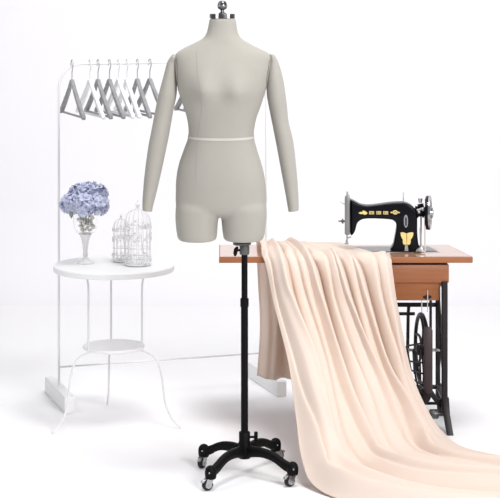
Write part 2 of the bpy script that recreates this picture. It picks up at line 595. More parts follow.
# ------------------------------------------------------------------ sewing table (treadle stand)
TZ = 0.6616
tab = thing('sewing_table', 'brown wooden treadle sewing table with black cast iron legs', 'sewing table', (0.36, 6.5, 0))
tl, tr, tbl, tbr = -0.1156, 0.8317, -0.121, 0.779
yf, yb = 6.34, 6.658
m = M()
m.prism([(tl, yf), (tr - .004, yf), (tr, yf + .006), (tbr, yb), (tbl, yb)], TZ - .0225, TZ, lambda u, v, d: (u, v, d), .0025, 2)
top = m.build('table_top', M_WOOD, tab, angle=25)
m = M()
m.add([(tl + .004, yf + .004, TZ + .0006), (tr - .006, yf + .004, TZ + .0006), (tbr - .004, yb - .004, TZ + .0006), (tbl + .004, yb - .004, TZ + .0006)], [(0, 1, 2, 3)])
m.build('veneer', M_WOODTOP, top, smooth=False)
z1 = TZ - .0225
M().box((0.11, 6.382, z1 - .010), (0.735, 6.62, z1), .001).build('gap_shadow', M_IRON, tab)  # dark block stands in for the shadow gap between top and apron
M().box((0.09, 6.372, .560), (0.746, 6.63, z1 - .0115), .003).build('apron', M_WOOD, tab, angle=25)
# tapering tray under the apron
m = M()
ring_t = [Vector(p) for p in ((.11, 6.385, .561), (.717, 6.385, .561), (.717, 6.60, .561), (.11, 6.60, .561))]
ring_b = [Vector(p) for p in ((.13, 6.400, .489), (.712, 6.400, .489), (.712, 6.58, .489), (.13, 6.58, .489))]
m.rings([ring_b, ring_t])
tray = m.build('lower_tray', M_WOOD, tab, smooth=False)
# the oval belt hole, a dark inset rim on the tray's face
hc = P(427.3, 297, 6.397)
m = M()
m.prism([(.0165 * math.cos(2 * PI * k / 24), .0075 * math.sin(2 * PI * k / 24)) for k in range(24)], -.003, .004, lambda u, v, d: (hc.x + u, hc.y + d, hc.z + v), .001, 1)
m.build('belt_hole', M_IRON, tray)


def rod(m, a, b, w, d):
    """rectangular cast bar between two points; w along X, d along Y (or Z for level bars)"""
    a, b = Vector(a), Vector(b)
    t = (b - a).normalized()
    u = Vector((1, 0, 0)) if abs(t.x) < .8 else Vector((0, 1, 0))
    u = (u - t * u.dot(t)).normalized()
    v = t.cross(u)
    rings = []
    for p in (a, b):
        ring = []
        for sx, sy in ((1, .6), (.6, 1), (-.6, 1), (-1, .6), (-1, -.6), (-.6, -1), (.6, -1), (1, -.6)):
            ring.append(p + u * (sx * w / 2) + v * (sy * d / 2))
        rings.append(ring)
    m.rings(rings)


def end_frame(X):
    m = M()
    rod(m, (X, 6.375, .075), (X, 6.375, .565), .0225, .020)
    rod(m, (X, 6.60, .075), (X, 6.60, .565), .018, .020)
    rod(m, (X, 6.37, .545), (X, 6.61, .545), .016, .024)
    rod(m, (X, 6.37, .12), (X, 6.61, .12), .016, .022)
    m.tube([(X, y_, z_) for y_, z_ in ((6.38, .50), (6.44, .40), (6.49, .33), (6.54, .26), (6.60, .16))], .007, 8)
    m.tube([(X, y_, z_) for y_, z_ in ((6.60, .50), (6.54, .40), (6.49, .33), (6.44, .26), (6.38, .16))], .007, 8)
    # splayed feet
    for y0, y1 in ((6.375, 6.325), (6.60, 6.645)):
        yl = [(y0 - .012, .12), (y0 + .012, .12)] if y1 < y0 else [(y0 + .012, .12), (y0 - .012, .12)]
        sg = -1 if y1 < y0 else 1
        out = [(y0 - sg * .012, .13), (y0 + sg * .011, .13), (y0 + sg * .02, .07), (y1, .012), (y1 + sg * .004, .0), (y1 - sg * .026, .0), (y0 - sg * .002, .045), (y0 - sg * .02, .08)]
        if sg > 0:
            out = out[::-1]
        m.prism(out, -.012, .012, lambda u, v, d: (X + d + .004 + max(0, .09 - v) * .13, u, v), .003, 2)
    return m


for X in (.7295, .285):
    end_frame(X).build('end_frame', M_IRON, tab)
m = M()
rod(m, (.285, 6.60, .437), (.73, 6.60, .437), .012, .016)
m.build('back_rail', M_IRON, tab)
m = M()
rod(m, (.285, 6.60, .402), (.640, 6.60, .402), .010, .012)
rod(m, (.285, 6.59, .12), (.73, 6.59, .12), .012, .016)
m.tube([(.612, 6.60, .25), (.614, 6.60, .40)], .0065, 8)
m.tube([(.620, 6.60, .436), (.616, 6.60, .428), (.614, 6.60, .40)], .0065, 8)
m.tube(spline([(.612, 6.60, .26), (.56, 6.60, .20), (.47, 6.60, .17), (.36, 6.60, .20), (.25, 6.60, .40)], 6), .0065, 8)
m.build('back_brace', M_IRON, tab)
m = M()
for dx, yy_ in ((.699, 6.58),):
    rod(m, (dx, yy_, .09), (dx, yy_, .55), .010, .012)
m.build('inner_post', M_IRON, tab)
# drive wheel
wc = P(422, 350, 6.525)
m = M()
ringp = []
for k in range(48):
    a = 2 * PI * k / 48
    ringp.append(wc + Vector((0, math.cos(a), math.sin(a))) * .136)
m.tube(ringp, .0075, 10, closed=True)
for k in range(6):
    a = 2 * PI * k / 6 + .3
    p1 = wc + Vector((0, math.cos(a), math.sin(a))) * .134
    pm = wc + Vector((.006, math.cos(a + .15), math.sin(a + .15))) * .08
    pm.x = wc.x + .006
    m.tube(spline([wc, pm, p1], 5), .0052, 8)
m.lathe([(.016, -.022), (.020, -.018), (.020, .018), (.016, .022)], wc, 'X', 20)
wmat = Matrix.Translation(wc) @ Matrix.Rotation(R(5), 4, 'Z') @ Matrix.Translation(-wc)
m.xf(wmat)
wh = m.build('drive_wheel', M_IRON, tab)
m = M().lathe([(.006, -.07), (.006, .08)], wc, 'X', 12)
m.build('wheel_axle', M_STEEL, tab)
# belt guard board
g0, g1 = P(428.2, 327, 6.35), P(427.8, 392, 6.35)
m = M()
m.prism([(-.016, g1.z + .004), (-.002, g1.z - .006), (.016, g1.z + .002), (.016, g0.z - .012), (.010, g0.z), (-.008, g0.z), (-.016, g0.z - .010)], 6.343, 6.357, lambda u, v, d: (g0.x + u, d, v), .003, 2)
gd = m.build('belt_guard', M_GUARD, tab)
# treadle crank bracket, rods and pedal
m = M()
for (x0, y0, x1, y1) in ((406.5, 346, 423, 343), (408, 352, 411, 378), (413, 350, 414.5, 374), (419.5, 345, 420.5, 380), (408, 361, 424, 363), (410, 370, 424, 374), (406.5, 346, 411, 370), (411, 378, 424, 386)):
    m.tube([P(x0, y0, 6.372), P(x1, y1, 6.372)], .0036, 8)
m.ball(P(415.5, 351, 6.372), .012, 10)
m.ball(P(423, 348, 6.372), .011, 10)
m.build('crank_bracket', M_IRON, tab)
m = M()
m.tube(spline([P(416, 351, 6.375), P(415, 372, 6.375), P(419, 388, 6.375), P(426, 396, 6.39)], 6), .0038, 8)
m.build('pitman_rod', M_IRON, tab)
pc = Vector((.52, 6.47, .085))
m = M()
for k in range(7):
    x0 = pc.x - .13 + k * .0433
    m.box((x0 - .004, pc.y - .09, pc.z - .004), (x0 + .004, pc.y + .09, pc.z + .004))
for k in range(5):
    y0 = pc.y - .09 + k * .045
    m.box((pc.x - .134, y0 - .004, pc.z - .0035), (pc.x + .134, y0 + .004, pc.z + .0045))
m.tube([(.285, pc.y, pc.z), (.73, pc.y, pc.z)], .006, 10)
m.xf(Matrix.Translation(pc) @ Matrix.Rotation(R(12), 4, 'X') @ Matrix.Translation(-pc))
m.build('treadle_pedal', M_IRON, tab)
# pivot casting at the foot of the right end frame
m = M()
m.prism([(p.x, p.z) for p in [P(x, y, 6.41) for x, y in ((417.5, 390), (424, 405), (429, 401), (431, 397), (437, 405), (444, 411), (444, 399), (438, 399), (433, 391), (428, 387))]], 6.40, 6.43, lambda u, v, d: (u, d, v), .003, 2)
m.build('pivot_bracket', M_IRON, tab)
q = P(434, 414, 6.40)
m = M()
m.lathe([(.0155, -.017), (.018, -.013), (.018, .013), (.0155, .017)], q, 'X', 18)
m.lathe([(.006, .0), (.006, .035)], q, 'X', 10)
m.build('pivot_roller', M_GREYMETAL, tab)
# ------------------------------------------------------------------ sewing machine head
mach = thing('sewing_machine', 'black antique sewing machine with gold decoration on the brown table', 'sewing machine', (P(405, 0, 6.475).x, 6.475, TZ + .0006))
MK = 6.5 / F
MO = Vector(mach.location)
YAW = Matrix.Rotation(R(-3.0), 4, 'Z')
B0 = 252.0


def mp(x, y, d=0.0):
    """machine point from photo px of its front view, d metres behind its front plane centre"""
    return MO + (YAW @ Vector(((x - 405) * MK, d, (B0 - y) * MK + .003)))


def mprism(m, pts, d0, d1, bev, st=4):
    o = [((x), (-y)) for x, y in pts]
    a = sum(o[i][0] * o[(i + 1) % len(o)][1] - o[(i + 1) % len(o)][0] * o[i][1] for i in range(len(o)))
    if a < 0:
        o = o[::-1]
    return m.prism(o, d0, d1, lambda u, v, d: mp(u, -v, d), bev, st)


def mprism_b(m, pts, d0, d1, bev_m, st=4):
    """same, bevel in metres (outline in px)"""
    k = MK
    o = [((x - 405) * k, (B0 - y) * k) for x, y in pts]
    a = sum(o[i][0] * o[(i + 1) % len(o)][1] - o[(i + 1) % len(o)][0] * o[i][1] for i in range(len(o)))
    if a < 0:
        o = o[::-1]
    return m.prism(o, d0, d1, lambda u, v, d: MO + (YAW @ Vector((u, d, v + .003))), bev_m, st)


outline = [(391.6, 251.6), (393.2, 245), (395, 236), (396.2, 228), (395.6, 223.5), (392, 220.6), (385, 219.8), (375, 219.4), (366, 219.6), (361, 221), (357.6, 224), (356.2, 228.5), (355, 232.5), (353, 235.4), (350.8, 235.6),
           (350.2, 225), (350.0, 212), (350.3, 202), (352, 201.4), (356, 203.5), (360, 205.6), (365, 206.6), (371, 206.6), (379, 205.6), (388, 204.3), (396, 203.5), (402, 203.4), (407, 204.3), (411, 206.4), (414.2, 209.4), (416.2, 213), (416.9, 219), (416.9, 228), (417.2, 237), (418.2, 245), (419.2, 251.6)]
m = M()
o3 = [p for p in spline([(a, b, 0) for a, b in outline], 3, closed=True)]
mprism_b(m, [(p.x, p.y) for p in o3], -.030, .034, .0075, 5)
mb = m.build('machine_body', M_ENAMEL, mach, angle=50)
# boss carrying the handwheel
m = M()
a0, a1 = mp(415, 213.5, 0), mp(424.5, 213.5, 0)
ax = (a1 - a0).normalized()
m.tube([a0, mp(418, 213.5), mp(418.2, 213.5), mp(422, 213.5), mp(422.2, 213.5), a1], [.024, .022, .018, .017, .021, .020], 20)
m.tube([mp(417.5, 207.5, -.005), mp(423.5, 206.5, -.005)], .008, 12)
m.build('wheel_boss', M_ENAMEL, mach)
m = M()
m.tube([mp(420, 204, -.01), mp(420, 199.5, -.01)], [.006, .009], 12)
m.tube([mp(416.5, 211, -.028), mp(423.5, 208.5, -.028)], .0045, 10)
m.ball(mp(418.6, 212.6, -.03), .006, 10)
m.ball(mp(422.4, 210, -.031), .0065, 10)
m.build('bobbin_winder', M_STEEL, mach)
# handwheel
wheel_c = mp(427.8, 214, 0)
WX = Matrix.Translation(wheel_c) @ Matrix.Rotation(R(-9), 4, 'Z')
m = M()
m.lathe([(.052, -.008), (.060, -.009), (.0645, -.006), (.0645, .002), (.058, .004), (.052, -.001)], (0, 0, 0), 'X', 44)
for k in range(5):
    a = 2 * PI * k / 5 + .4
    m.tube([(-.004, math.cos(a) * .012, math.sin(a) * .012), (-.006, math.cos(a) * .053, math.sin(a) * .053)], .006, 8)
m.lathe([(.018, -.02), (.02, -.016), (.02, .006), (.014, .010)], (0, 0, 0), 'X', 20)
hw = m.xf(WX).build('hand_wheel', M_ENAMEL, mach)
m = M()
m.lathe([(.0625, .0022), (.0655, .003), (.0655, .009), (.060, .012), (.051, .012), (.049, .008), (.050, .003)], (0, 0, 0), 'X', 44)
m.lathe([(.020, .008), (.022, .010), (.020, .018), (.010, .021), (.0004, .0215)], (0, 0, 0), 'X', 20)
m.xf(WX).build('wheel_rim', M_CHROME, hw)
# face plate, needle assembly, tension knob, thread lever
m = M()
mprism_b(m, [(345.0, 199.2), (346.6, 197.2), (349.4, 197.2), (350.5, 199.2), (350.5, 235), (349.6, 236), (345.8, 236), (345.0, 235)], -.022, .026, .003, 2)
m.build('face_plate', mat('grey_steel', (.27, .27, .27), .35, metal=.5, noise=(60, .1)), mach)
m = M()
m.tube([mp(347.6, 197.5), mp(347.6, 193.4)], .0036, 10)
m.build('presser_screw', M_STEEL, mach)
m = M()
m.tube([mp(347.4, 235), mp(347.4, 245.2)], .0032, 10)
m.tube([mp(347.4, 240), mp(350.6, 239)], .0024, 8)
m.ball(mp(350.8, 238.9), .0035, 8)
nb = m.build('needle_bar', M_STEEL, mach)
m = M()
m.tube([mp(347.0, 242.0), mp(346.8, 244.0)], .0042, 8)
mprism_b(m, [(344.8, 244.6), (349, 244.6), (349, 245.6), (344.8, 245.6)], -.012, .006, .001, 1)
m.build('presser_foot', M_STEEL, nb)
m = M()
t0 = mp(345, 223)
m.tube([mp(345.2, 223), mp(343.8, 223), mp(343.8, 223), mp(342.2, 223), mp(342.2, 223), mp(341.6, 223), mp(341.2, 223), mp(338.6, 223)], [.004, .004, .0095, .0095, .006, .005, .003, .0025], 14)
m.build('tension_knob', M_GREYMETAL, mach)
m = M()
m.tube([mp(345.4, 206.2), mp(342.5, 205.0), mp(340.2, 203.6)], [.0022, .0018, .0014], 8)
m.build('thread_lever', M_STEEL, mach)
M().tube([mp(403.4, 205), mp(403.2, 193.8)], [.0022, .0013], 8).build('spool_pin', M_STEEL, mach)


def flat(m, pts, d0=-.0309, th=.0007):
    return mprism_b(m, pts, d0, d0 + th + .0008, 0, 1)


# stitch plate badge and lever
m = M()
flat(m, [(405.6 + 2.1 * math.cos(2 * PI * k / 24), 221.5 + 6.4 * math.copysign(abs(math.sin(2 * PI * k / 24)) ** .8, math.sin(2 * PI * k / 24))) for k in range(24)])
bd = m.build('stitch_plate', M_CHROME, mach)
m = M()
flat(m, [(404.9, 218), (406.3, 218), (406.3, 226), (404.9, 226)], -.0316)
m.tube([mp(405.6, 222, -.031), mp(405.6, 221.2, -.040)], .0028, 10)
m.build('stitch_lever', M_ENAMEL, bd)
# butterfly emblem
m = M()
bf = [(406.3, 233.9), (404.9, 233.2), (402.6, 232.6), (400.3, 232.9), (400.5, 235.4), (401.4, 238.2), (402.6, 239.8), (402.4, 242.2), (403.2, 244.6), (404.8, 245.0), (406.3, 244.4), (407.8, 245.0), (409.5, 244.6), (410.4, 242.2), (410.2, 239.8), (411.6, 238.2), (412.8, 235.4), (413.0, 232.8), (410.4, 232.6), (407.8, 233.2)]
flat(m, bf)
em = m.build('butterfly_emblem', M_GOLD, mach, smooth=False)
m = M()
flat(m, [(406.1, 234.2), (406.7, 234.2), (406.9, 238), (406.5, 243.6), (406.0, 238)], -.0316)
m.build('emblem_body', mat('brown_decal', (.32, .20, .05), .5, noise=(100, .1)), em, smooth=False)
m = M()
mprism_b(m, [(404.6, 245.2), (407.4, 245.2), (408.2, 251.2), (404.2, 251.2)], -.0325, -.028, .001, 1)
m.build('serial_plate', M_STEEL, mach)
# the gold line along the arm: ornament, three square characters, oval ornament
ORN = M()
flat(ORN, [(358.6, 213.6), (361.2, 212.6), (363.2, 213.2), (362.8, 214.8), (360.2, 214.6)])
flat(ORN, [(362.4, 211.6), (364.2, 211.4), (366.6, 212.8), (367.6, 213.9), (366.2, 215.2), (363.8, 215.4), (363.0, 213.6)])
ORN.build('gold_ornament', M_GOLD, mach, smooth=False)
for bx, st in ((369.2, 0), (376.2, 1), (383.2, 2)):
    m = M()
    w = 4.9
    for f0, f1 in ((0.0, .16), (.44, .56), (.84, 1.0)):
        flat(m, [(bx + (.1 if st == 1 else 0), 211.9 + f0 * 3.0), (bx + w, 211.9 + f0 * 3.0), (bx + w, 211.9 + f1 * 3.0), (bx, 211.9 + f1 * 3.0)])
    for g in ((.02, .30, .62, .9), (.1, .45, .7, .88), (.0, .36, .58, .84))[st]:
        flat(m, [(bx + g * w, 211.9), (bx + g * w + .45, 211.9), (bx + g * w + .45, 214.9), (bx + g * w, 214.9)], -.0310)
    m.build('gold_character', M_GOLD, mach, smooth=False)
m = M()
cxo, cyo = 395, 212.9
n = 24
o_out = [mp(cxo + 2.6 * math.cos(2 * PI * k / n), cyo + 2.1 * math.sin(2 * PI * k / n), -.0309) for k in range(n)]
o_in = [mp(cxo + 1.5 * math.cos(2 * PI * k / n), cyo + 1.1 * math.sin(2 * PI * k / n), -.0309) for k in range(n)]
m.add(o_out + o_in, [(i, (i + 1) % n, n + (i + 1) % n, n + i) for i in range(n)])
for sg in (-1, 1):
    flat(m, [(cxo + sg * 2.9, cyo - .9), (cxo + sg * 5.0, cyo + .2), (cxo + sg * 2.9, cyo + 1.0)])
flat(m, [(cxo - .7, cyo - .5), (cxo + .7, cyo - .5), (cxo + .7, cyo + .5), (cxo - .7, cyo + .5)])
m.build('gold_oval', M_GOLD, mach, smooth=False)
# bed plate set in the table and the belts down to the drive wheel
m = M()
zb = TZ + .0012
m.prism([(.335, 6.465), (.712, 6.465), (.690, 6.592), (.335, 6.592)], TZ + .0008, TZ + .0036, lambda u, v, d: (u, v, d), .001, 1)
bedp = m.build('bed_plate', mat('dark_bed', (.05, .048, .05), .22, spec=.6, noise=(30, .2)), mach, angle=25)
m = M()
m.prism([(.325, 6.455), (.722, 6.455), (.698, 6.602), (.325, 6.602)], TZ + .0008, TZ + .0018, lambda u, v, d: (u, v, d), 0, 1)
m.build('bed_rim', M_STEEL, bedp, angle=25)
for bx_ in (421.3, 424.3):
    m = M()
    a0 = mp(bx_, 216, -.040 if bx_ > 423 else .03)
    m.tube([a0, Vector((a0.x, a0.y, TZ + .004))], .0030, 8)
    m.build('drive_belt', M_BELT, mach)
m = M()
m.tube([mp(419.6, 228, -.03), mp(420.3, 251.3, -.03)], .0024, 8)
mprism_b(m, [(416.2, 249), (421, 246.2), (422.2, 248.6), (424, 251.4), (415, 251.4)], -.04, -.02, .002, 2)
m.build('belt_shifter', M_STEEL, mach)
for px in (421.8, 427.6):
    m = M()
    m.tube([P(px, 290, 6.405 if px < 425 else 6.39), P(px, 312, 6.405 if px < 425 else 6.39)], .0019, 8)
    m.build('lower_belt', M_BELT, tab)

# ------------------------------------------------------------------ the long cloth
rowsL = [(257, 379, 6.76), (260, 330, 6.745), (258, 285, 6.735), (256.5, 250, 6.72), (256.5, 241.6, 6.685), (258, 245.6, 6.56), (260, 251.5, 6.42), (262.5, 256.6, 6.33), (266.5, 268, 6.295),
         (274, 305, 6.25), (288, 363, 6.09), (295, 415, 5.87), (301, 460, 5.70), (314, 487, 5.60), (350, 503, 5.475), (420, 514, 5.36), (520, 520, 5.30), (620, 520, 5.30)]
rowsR = [(330, 384, 6.76), (332, 330, 6.745), (334, 285, 6.735), (336, 250, 6.72), (339, 242.5, 6.67), (352, 247.0, 6.54), (378, 254.6, 6.40), (390, 257.2, 6.325), (392.5, 270, 6.30),
         (398, 308, 6.29), (410.5, 368, 6.285), (425, 405, 6.275), (441, 430, 6.26), (459, 445.0, 6.17), (485, 452.5, 6.06), (520, 458, 6.0), (580, 462, 5.95), (640, 464, 5.93)]
NV_PER = 12
Lp = spline([P(*r) for r in rowsL], NV_PER)
Rp = spline([P(*r) for r in rowsR], NV_PER)
NU = 260
NVV = len(Lp)
base = np.zeros((NVV, NU, 3))
for i in range(NVV):
    l, r = np.array(Lp[i]), np.array(Rp[i])
    t = np.linspace(0, 1, NU)[:, None]
    base[i] = l * (1 - t) + r * t
du = np.gradient(base, axis=1)
dv = np.gradient(base, axis=0)
nor = np.cross(dv, du)
nor /= np.linalg.norm(nor, axis=2, keepdims=True) + 1e-9
# front panel must push towards the camera, table part up, floor part up
sgn = np.where((nor[..., 2] - nor[..., 1]) > 0, 1.0, -1.0)
nor *= sgn[..., None]
# keep direction steady near the back edge: back flap pushes backwards
rowid = np.arange(NVV) / NV_PER
back = rowid < 3.2
for i in range(NVV):
    if back[i]:
        f = nor[i, :, 1] < 0
        nor[i][f] *= -1
uu = np.linspace(0, 1, NU)


def sstep(a, b, x):
    t = np.clip((x - a) / (b - a), 0, 1)
    return t * t * (3 - 2 * t)


def fold(s, p):
    """rounded panel between narrow valleys, 0..1"""
    return np.abs(np.sin(PI * s)) ** p


# creases of the front panel: u at the table edge, half way, low, on the floor; depth, width left, width right
creases = [(.045, .03, .05, .10, .012, .02, .05), (.165, .19, .19, .22, .017, .020, .075), (.255, .27, .30, .33, .008, .03, .02), (.385, .43, .43, .45, .024, .022, .085),
           (.49, .51, .53, .54, .008, .02, .04), (.60, .65, .69, .66, .022, .022, .08), (.30, .33, .36, .385, .006, .015, .03), (.665, .735, .775, .73, .007, .015, .035), (.545, .58, .61, .60, .006, .015, .03), (.72, .80, .86, .80, .018, .020, .06), (.87, .90, .94, .92, .009, .02, .04)]
rng = random.Random(3)


def cusp(x, wl, wr):
    """a sharp valley, steep on its left, easing off on its right"""
    w = np.where(x < 0, wl * .6, wr)
    return .62 * np.exp(-np.sqrt((x / w) ** 2 + .012) + .11) + .42 * np.exp(-np.sqrt((x / .007) ** 2 + .05) + .22)


disp = np.zeros((NVV, NU))
for i in range(NVV):
    v = rowid[i]
    if v < 3.3:
        a_ = 0.020 * sstep(3.3, 1.0, v)
        h = a_ * (1 + np.sin(2 * PI * (uu * 2.6 + .25 + .04 * np.sin(v * 2)))) + .3 * a_ * np.sin(2 * PI * uu * 6.2 + 1)
    else:
        wave = .010 * sstep(6.8, 8.5, v) + .013 * sstep(8.5, 11, v) - .009 * sstep(12, 15, v)
        h = wave * (1 + np.sin(2 * PI * (uu * 2.3 - .1) + .25 * (v - 8)))
        h += .35 * wave * np.sin(2 * PI * uu * 5.3 + .5 * v)
        gain = sstep(3.6, 5.6, v) * (.75 + .55 * sstep(6.8, 9.5, v) - .30 * sstep(11.5, 14.5, v))
        h += .030 * gain
        for k, (u0, u1, u2, u3, dp, wl, wr) in enumerate(creases):
            uc = np.interp(v, [3.5, 7.0, 9.0, 11.0, 14.0, 17], [u0 * .8 + .10, u0, u1, u2, u3, u3 * .95 + .02]) + .006 * np.sin(1.7 * v + k * 2.1)
            h -= gain * dp * 2.2 * cusp(uu - uc, wl, wr)
            # the rolled lip beside the deep ones
            if dp > .015:
                h += gain * dp * .9 * np.exp(-((uu - uc + .045) / .028) ** 2)
        # loose gathers on the table top
        tb = sstep(3.9, 5.0, v) * (1 - sstep(6.4, 7.3, v))
        h += tb * (.006 + .008 * np.maximum(0, np.sin(2 * PI * (uu * 5.2 + .12 * np.sin(v * 1.9)) + 1)) ** .8)
        h *= 1 - .88 * sstep(.40, .72, uu) * (1 - sstep(5.8, 7.4, v))
        # where it breaks on the floor: long slack folds that cross the panel at a slant
        fl = sstep(11.2, 12.6, v) * (1 - .35 * sstep(14, 17, v))
        s_ = uu * 3.1 - .10 * (v - 12) + .05 * np.sin(v * 2.1)
        h += fl * .016 * (1 - .45 * uu) * (1 - np.abs(np.sin(PI * s_)) ** .8 * .9 + .25 * np.sin(2 * PI * (s_ * 1.9 + .3)))
        h += sstep(10.4, 11.6, v) * (1 - sstep(13.4, 15.4, v)) * .022 * np.exp(-((uu - .10 - .035 * (v - 11.5)) / .045) ** 2)
    disp[i] = h * (sstep(-.01, .07, uu) * sstep(1.01, .94 - .17 * float(sstep(9, 11, np.array(v))), uu) if v > 6.5 else 1.0)
co = base + nor * disp[..., None]
# nothing sinks into floor or table
co[..., 2] = np.maximum(co[..., 2], 0.0025)
ontab = (co[..., 1] > yf - .004) & (co[..., 1] < yb + .004) & (rowid[:, None] > 3.0) & (rowid[:, None] < 7.6)
co[..., 2] = np.where(ontab, np.maximum(co[..., 2], TZ + .0065), co[..., 2])
fr = (rowid[:, None] >= 7.0) & (rowid[:, None] < 10) & (co[..., 2] > .48)
co[..., 1] = np.where(fr, np.minimum(co[..., 1], yf - .004), co[..., 1])
bk = (rowid[:, None] < 3.6) & (co[..., 2] < TZ - .002)
co[..., 1] = np.where(bk, np.maximum(co[..., 1], yb + .006), co[..., 1])
# ragged hem at the back
vs = [Vector(p) for p in co.reshape(-1, 3)]
fs = []
for i in range(NVV - 1):
    for j in range(NU - 1):
        a = i * NU + j
        fs.append((a, a + 1, a + NU + 1, a + NU))
m = M()
m.v, m.f = vs, fs
cl = m.build('draped_cloth', M_CLOTH, angle=180)
so = cl.modifiers.new('solidify', 'SOLIDIFY')
so.thickness = 0.0012
tag(cl, 'long cream cloth draped over the sewing table and trailing across the floor', 'cloth')

# ------------------------------------------------------------------ clothes rack and hangers
RY = R(18.5)
r0 = Vector((-.77, 6.85, 0))
rd = Vector((math.cos(RY), math.sin(RY), 0))
rp = Vector((math.sin(RY), -math.cos(RY), 0))          # towards the camera
RL = .883
RZ, BZ = 1.362, .141
rack = thing('clothes_rack', 'white metal clothes rack with rounded top corners behind the round table', 'clothes rack', r0)
pts = [r0 + Vector((0, 0, .07)), r0 + Vector((0, 0, RZ - .095))]
pts += [r0 + rd * (.095 - .095 * math.cos(a)) + Vector((0, 0, RZ - .095 + .095 * math.sin(a))) for a in [PI / 2 * k / 8 for k in range(1, 9)]]
pts += [r0 + rd * (RL - .095 + .095 * math.sin(a)) + Vector((0, 0, RZ - .095 + .095 * math.cos(a))) for a in [PI / 2 * k / 8 for k in range(0, 9)]]
pts += [r0 + rd * RL + Vector((0, 0, .07))]
M().tube(pts, .0048, 12).build('rack_frame', M_WHITEROD, rack)
M().tube([r0 + Vector((0, 0, BZ)), r0 + rd * RL + Vector((0, 0, BZ))], .0038, 10).build('bottom_rail', M_WHITEROD, rack)
for t in (0, RL):
    c = r0 + rd * t
    m = M()
    # channel foot: tall at the back, low at the front
    m.prism([(-.185, 0), (.20, 0), (.20, .060), (.19, .066), (-.175, .066), (-.185, .060)], -.020, .020, lambda u, v, d: c + rp * u + rd * d + Vector((0, 0, v + .001)), .003, 2)
    m.build('foot', M_WHITE, rack, angle=30)


def hanger_meshes(wood, hook):
    m = M()
    half = [(0.0, -.072), (.010, -.074), (.020, -.082), (.048, -.105), (.10, -.138), (.15, -.170), (.19, -.194), (.212, -.204), (.2165, -.214), (.212, -.222), (.200, -.220), (.17, -.206), (.12, -.174), (.07, -.138), (.035, -.108), (.012, -.092), (0, -.088)]
    out = half + [(-x, z) for x, z in half[-2:0:-1]]
    out = out[::-1]
    a = sum(out[i][0] * out[(i + 1) % len(out)][1] - out[(i + 1) % len(out)][0] * out[i][1] for i in range(len(out)))
    if a < 0:
        out = out[::-1]
    m.prism(out, -.0078, .0078, lambda u, v, d: (u, d, v), .003, 3)
    hm = m
    bar = M().tube([(-.203, 0, -.214), (.203, 0, -.214)], .0048, 8)
    hk = M()
    pts = [(0.019 * math.cos(a), 0, -.0125 + .019 * math.sin(a)) for a in [R(200) - R(200 + 60) * k / 14 for k in range(15)]]
    pts += [(.004, 0, -.036), (0, 0, -.044), (0, 0, -.078)]
    hk.tube(pts, .0023, 8)
    return hm, bar, hk


hangers = [(72, 0, 'grey wooden hanger alone at the left end of the rack'),
           (90, 1, 'white hanger nearest the rack\'s left end, between the first two grey ones'),
           (98, 0, 'second grey wooden hanger from the left, just right of a white one'),
           (109.5, 0, 'third grey wooden hanger from the left, overlapping the grey one beside it'),
           (118.6, 1, 'middle one of the three white hangers on the clothes rack'),
           (127, 1, 'rightmost white hanger, close to the pair of grey ones by the sleeve'),
           (137.4, 0, 'fourth grey wooden hanger from the left, next to the white ones'),
           (149.8, 0, 'fifth grey wooden hanger from the left, touching the dress form\'s arm'),
           (190, 0, 'grey hanger mostly behind the dress form, its end seen under the armpit'),
           (199.5, 0, 'last grey hanger at the right, hidden behind the chest but for a tip')]
protos = {}
for px, kind, lab in hangers:
    k = (px - 250) / F
    t = (k * 6.85 + .77) / (.948 - .317 * k)
    loc = r0 + rd * t + Vector((0, 0, RZ + .0095))
    nm = 'coat_hanger'
    if kind not in protos:
        root = thing(nm, lab, 'hanger', loc, 'hangers on the clothes rack')
        hm, bar, hk = hanger_meshes(None, None)
        hm.build('shoulder_bar', M_HANGERW if kind else M_HANGER, root, world_pts=False)
        bar.build('trouser_bar', M_WHITEROD if kind else M_HANGER, root, world_pts=False)
        hk.build('hook', M_WHITEROD if kind else M_STEEL, root, world_pts=False)
        protos[kind] = root
    else:
        src = protos[kind]
        root = src.copy()
        COL.objects.link(root)
        root.location = loc
        root['label'] = lab
        for ch in list(src.children):
            c = ch.copy()
            COL.objects.link(c)
            c.parent = root
    root.rotation_euler = (0, 0, math.atan2(rp.y, rp.x) + R(rng.uniform(-2.0, 2.0)) + R(1.0))

# ------------------------------------------------------------------ round side table
TC = Vector((-.522, 6.52, 0))
RTZ = .606
side = thing('side_table', 'white round metal side table with three curved legs', 'side table', TC)
RT = .232
M().lathe([(.0004, RTZ - .010), (RT - .012, RTZ - .010), (RT - .010, RTZ - .022), (RT - .003, RTZ - .023), (RT, RTZ - .019), (RT, RTZ - .004), (RT - .003, RTZ), (RT - .012, RTZ), (.0004, RTZ)], TC, n=72, cap=False).build('table_top', M_WHITE, side, angle=35)
for ang in (220, -21, 100):
    a = R(ang)
    er = Vector((math.cos(a), math.sin(a), 0))
    prof = [(.150, RTZ - .012), (.140, RTZ - .016), (.128, RTZ - .034), (.120, RTZ - .062), (.118, RTZ - .10), (.118, .42), (.118, .29)]
    p1 = spline([TC + er * r_ + Vector((0, 0, z_)) for r_, z_ in prof], 6)
    prof2 = [(.113, .284), (.130, .281), (.160, .270), (.185, .243), (.199, .20), (.206, .15), (.214, .098), (.232, .052), (.256, .022), (.281, .005)]
    p2 = spline([TC + er * r_ + Vector((0, 0, z_)) for r_, z_ in prof2], 6)
    m = M().tube(p1, .0040, 10)
    m.tube(p2, .0040, 10)
    m.build('leg', M_WHITEROD, side)
M().lathe([(.0004, .283), (.112, .283), (.117, .286), (.119, .292), (.117, .297), (.113, .293), (.0004, .290)], TC, n=48, cap=False).build('shelf', M_WHITE, side)

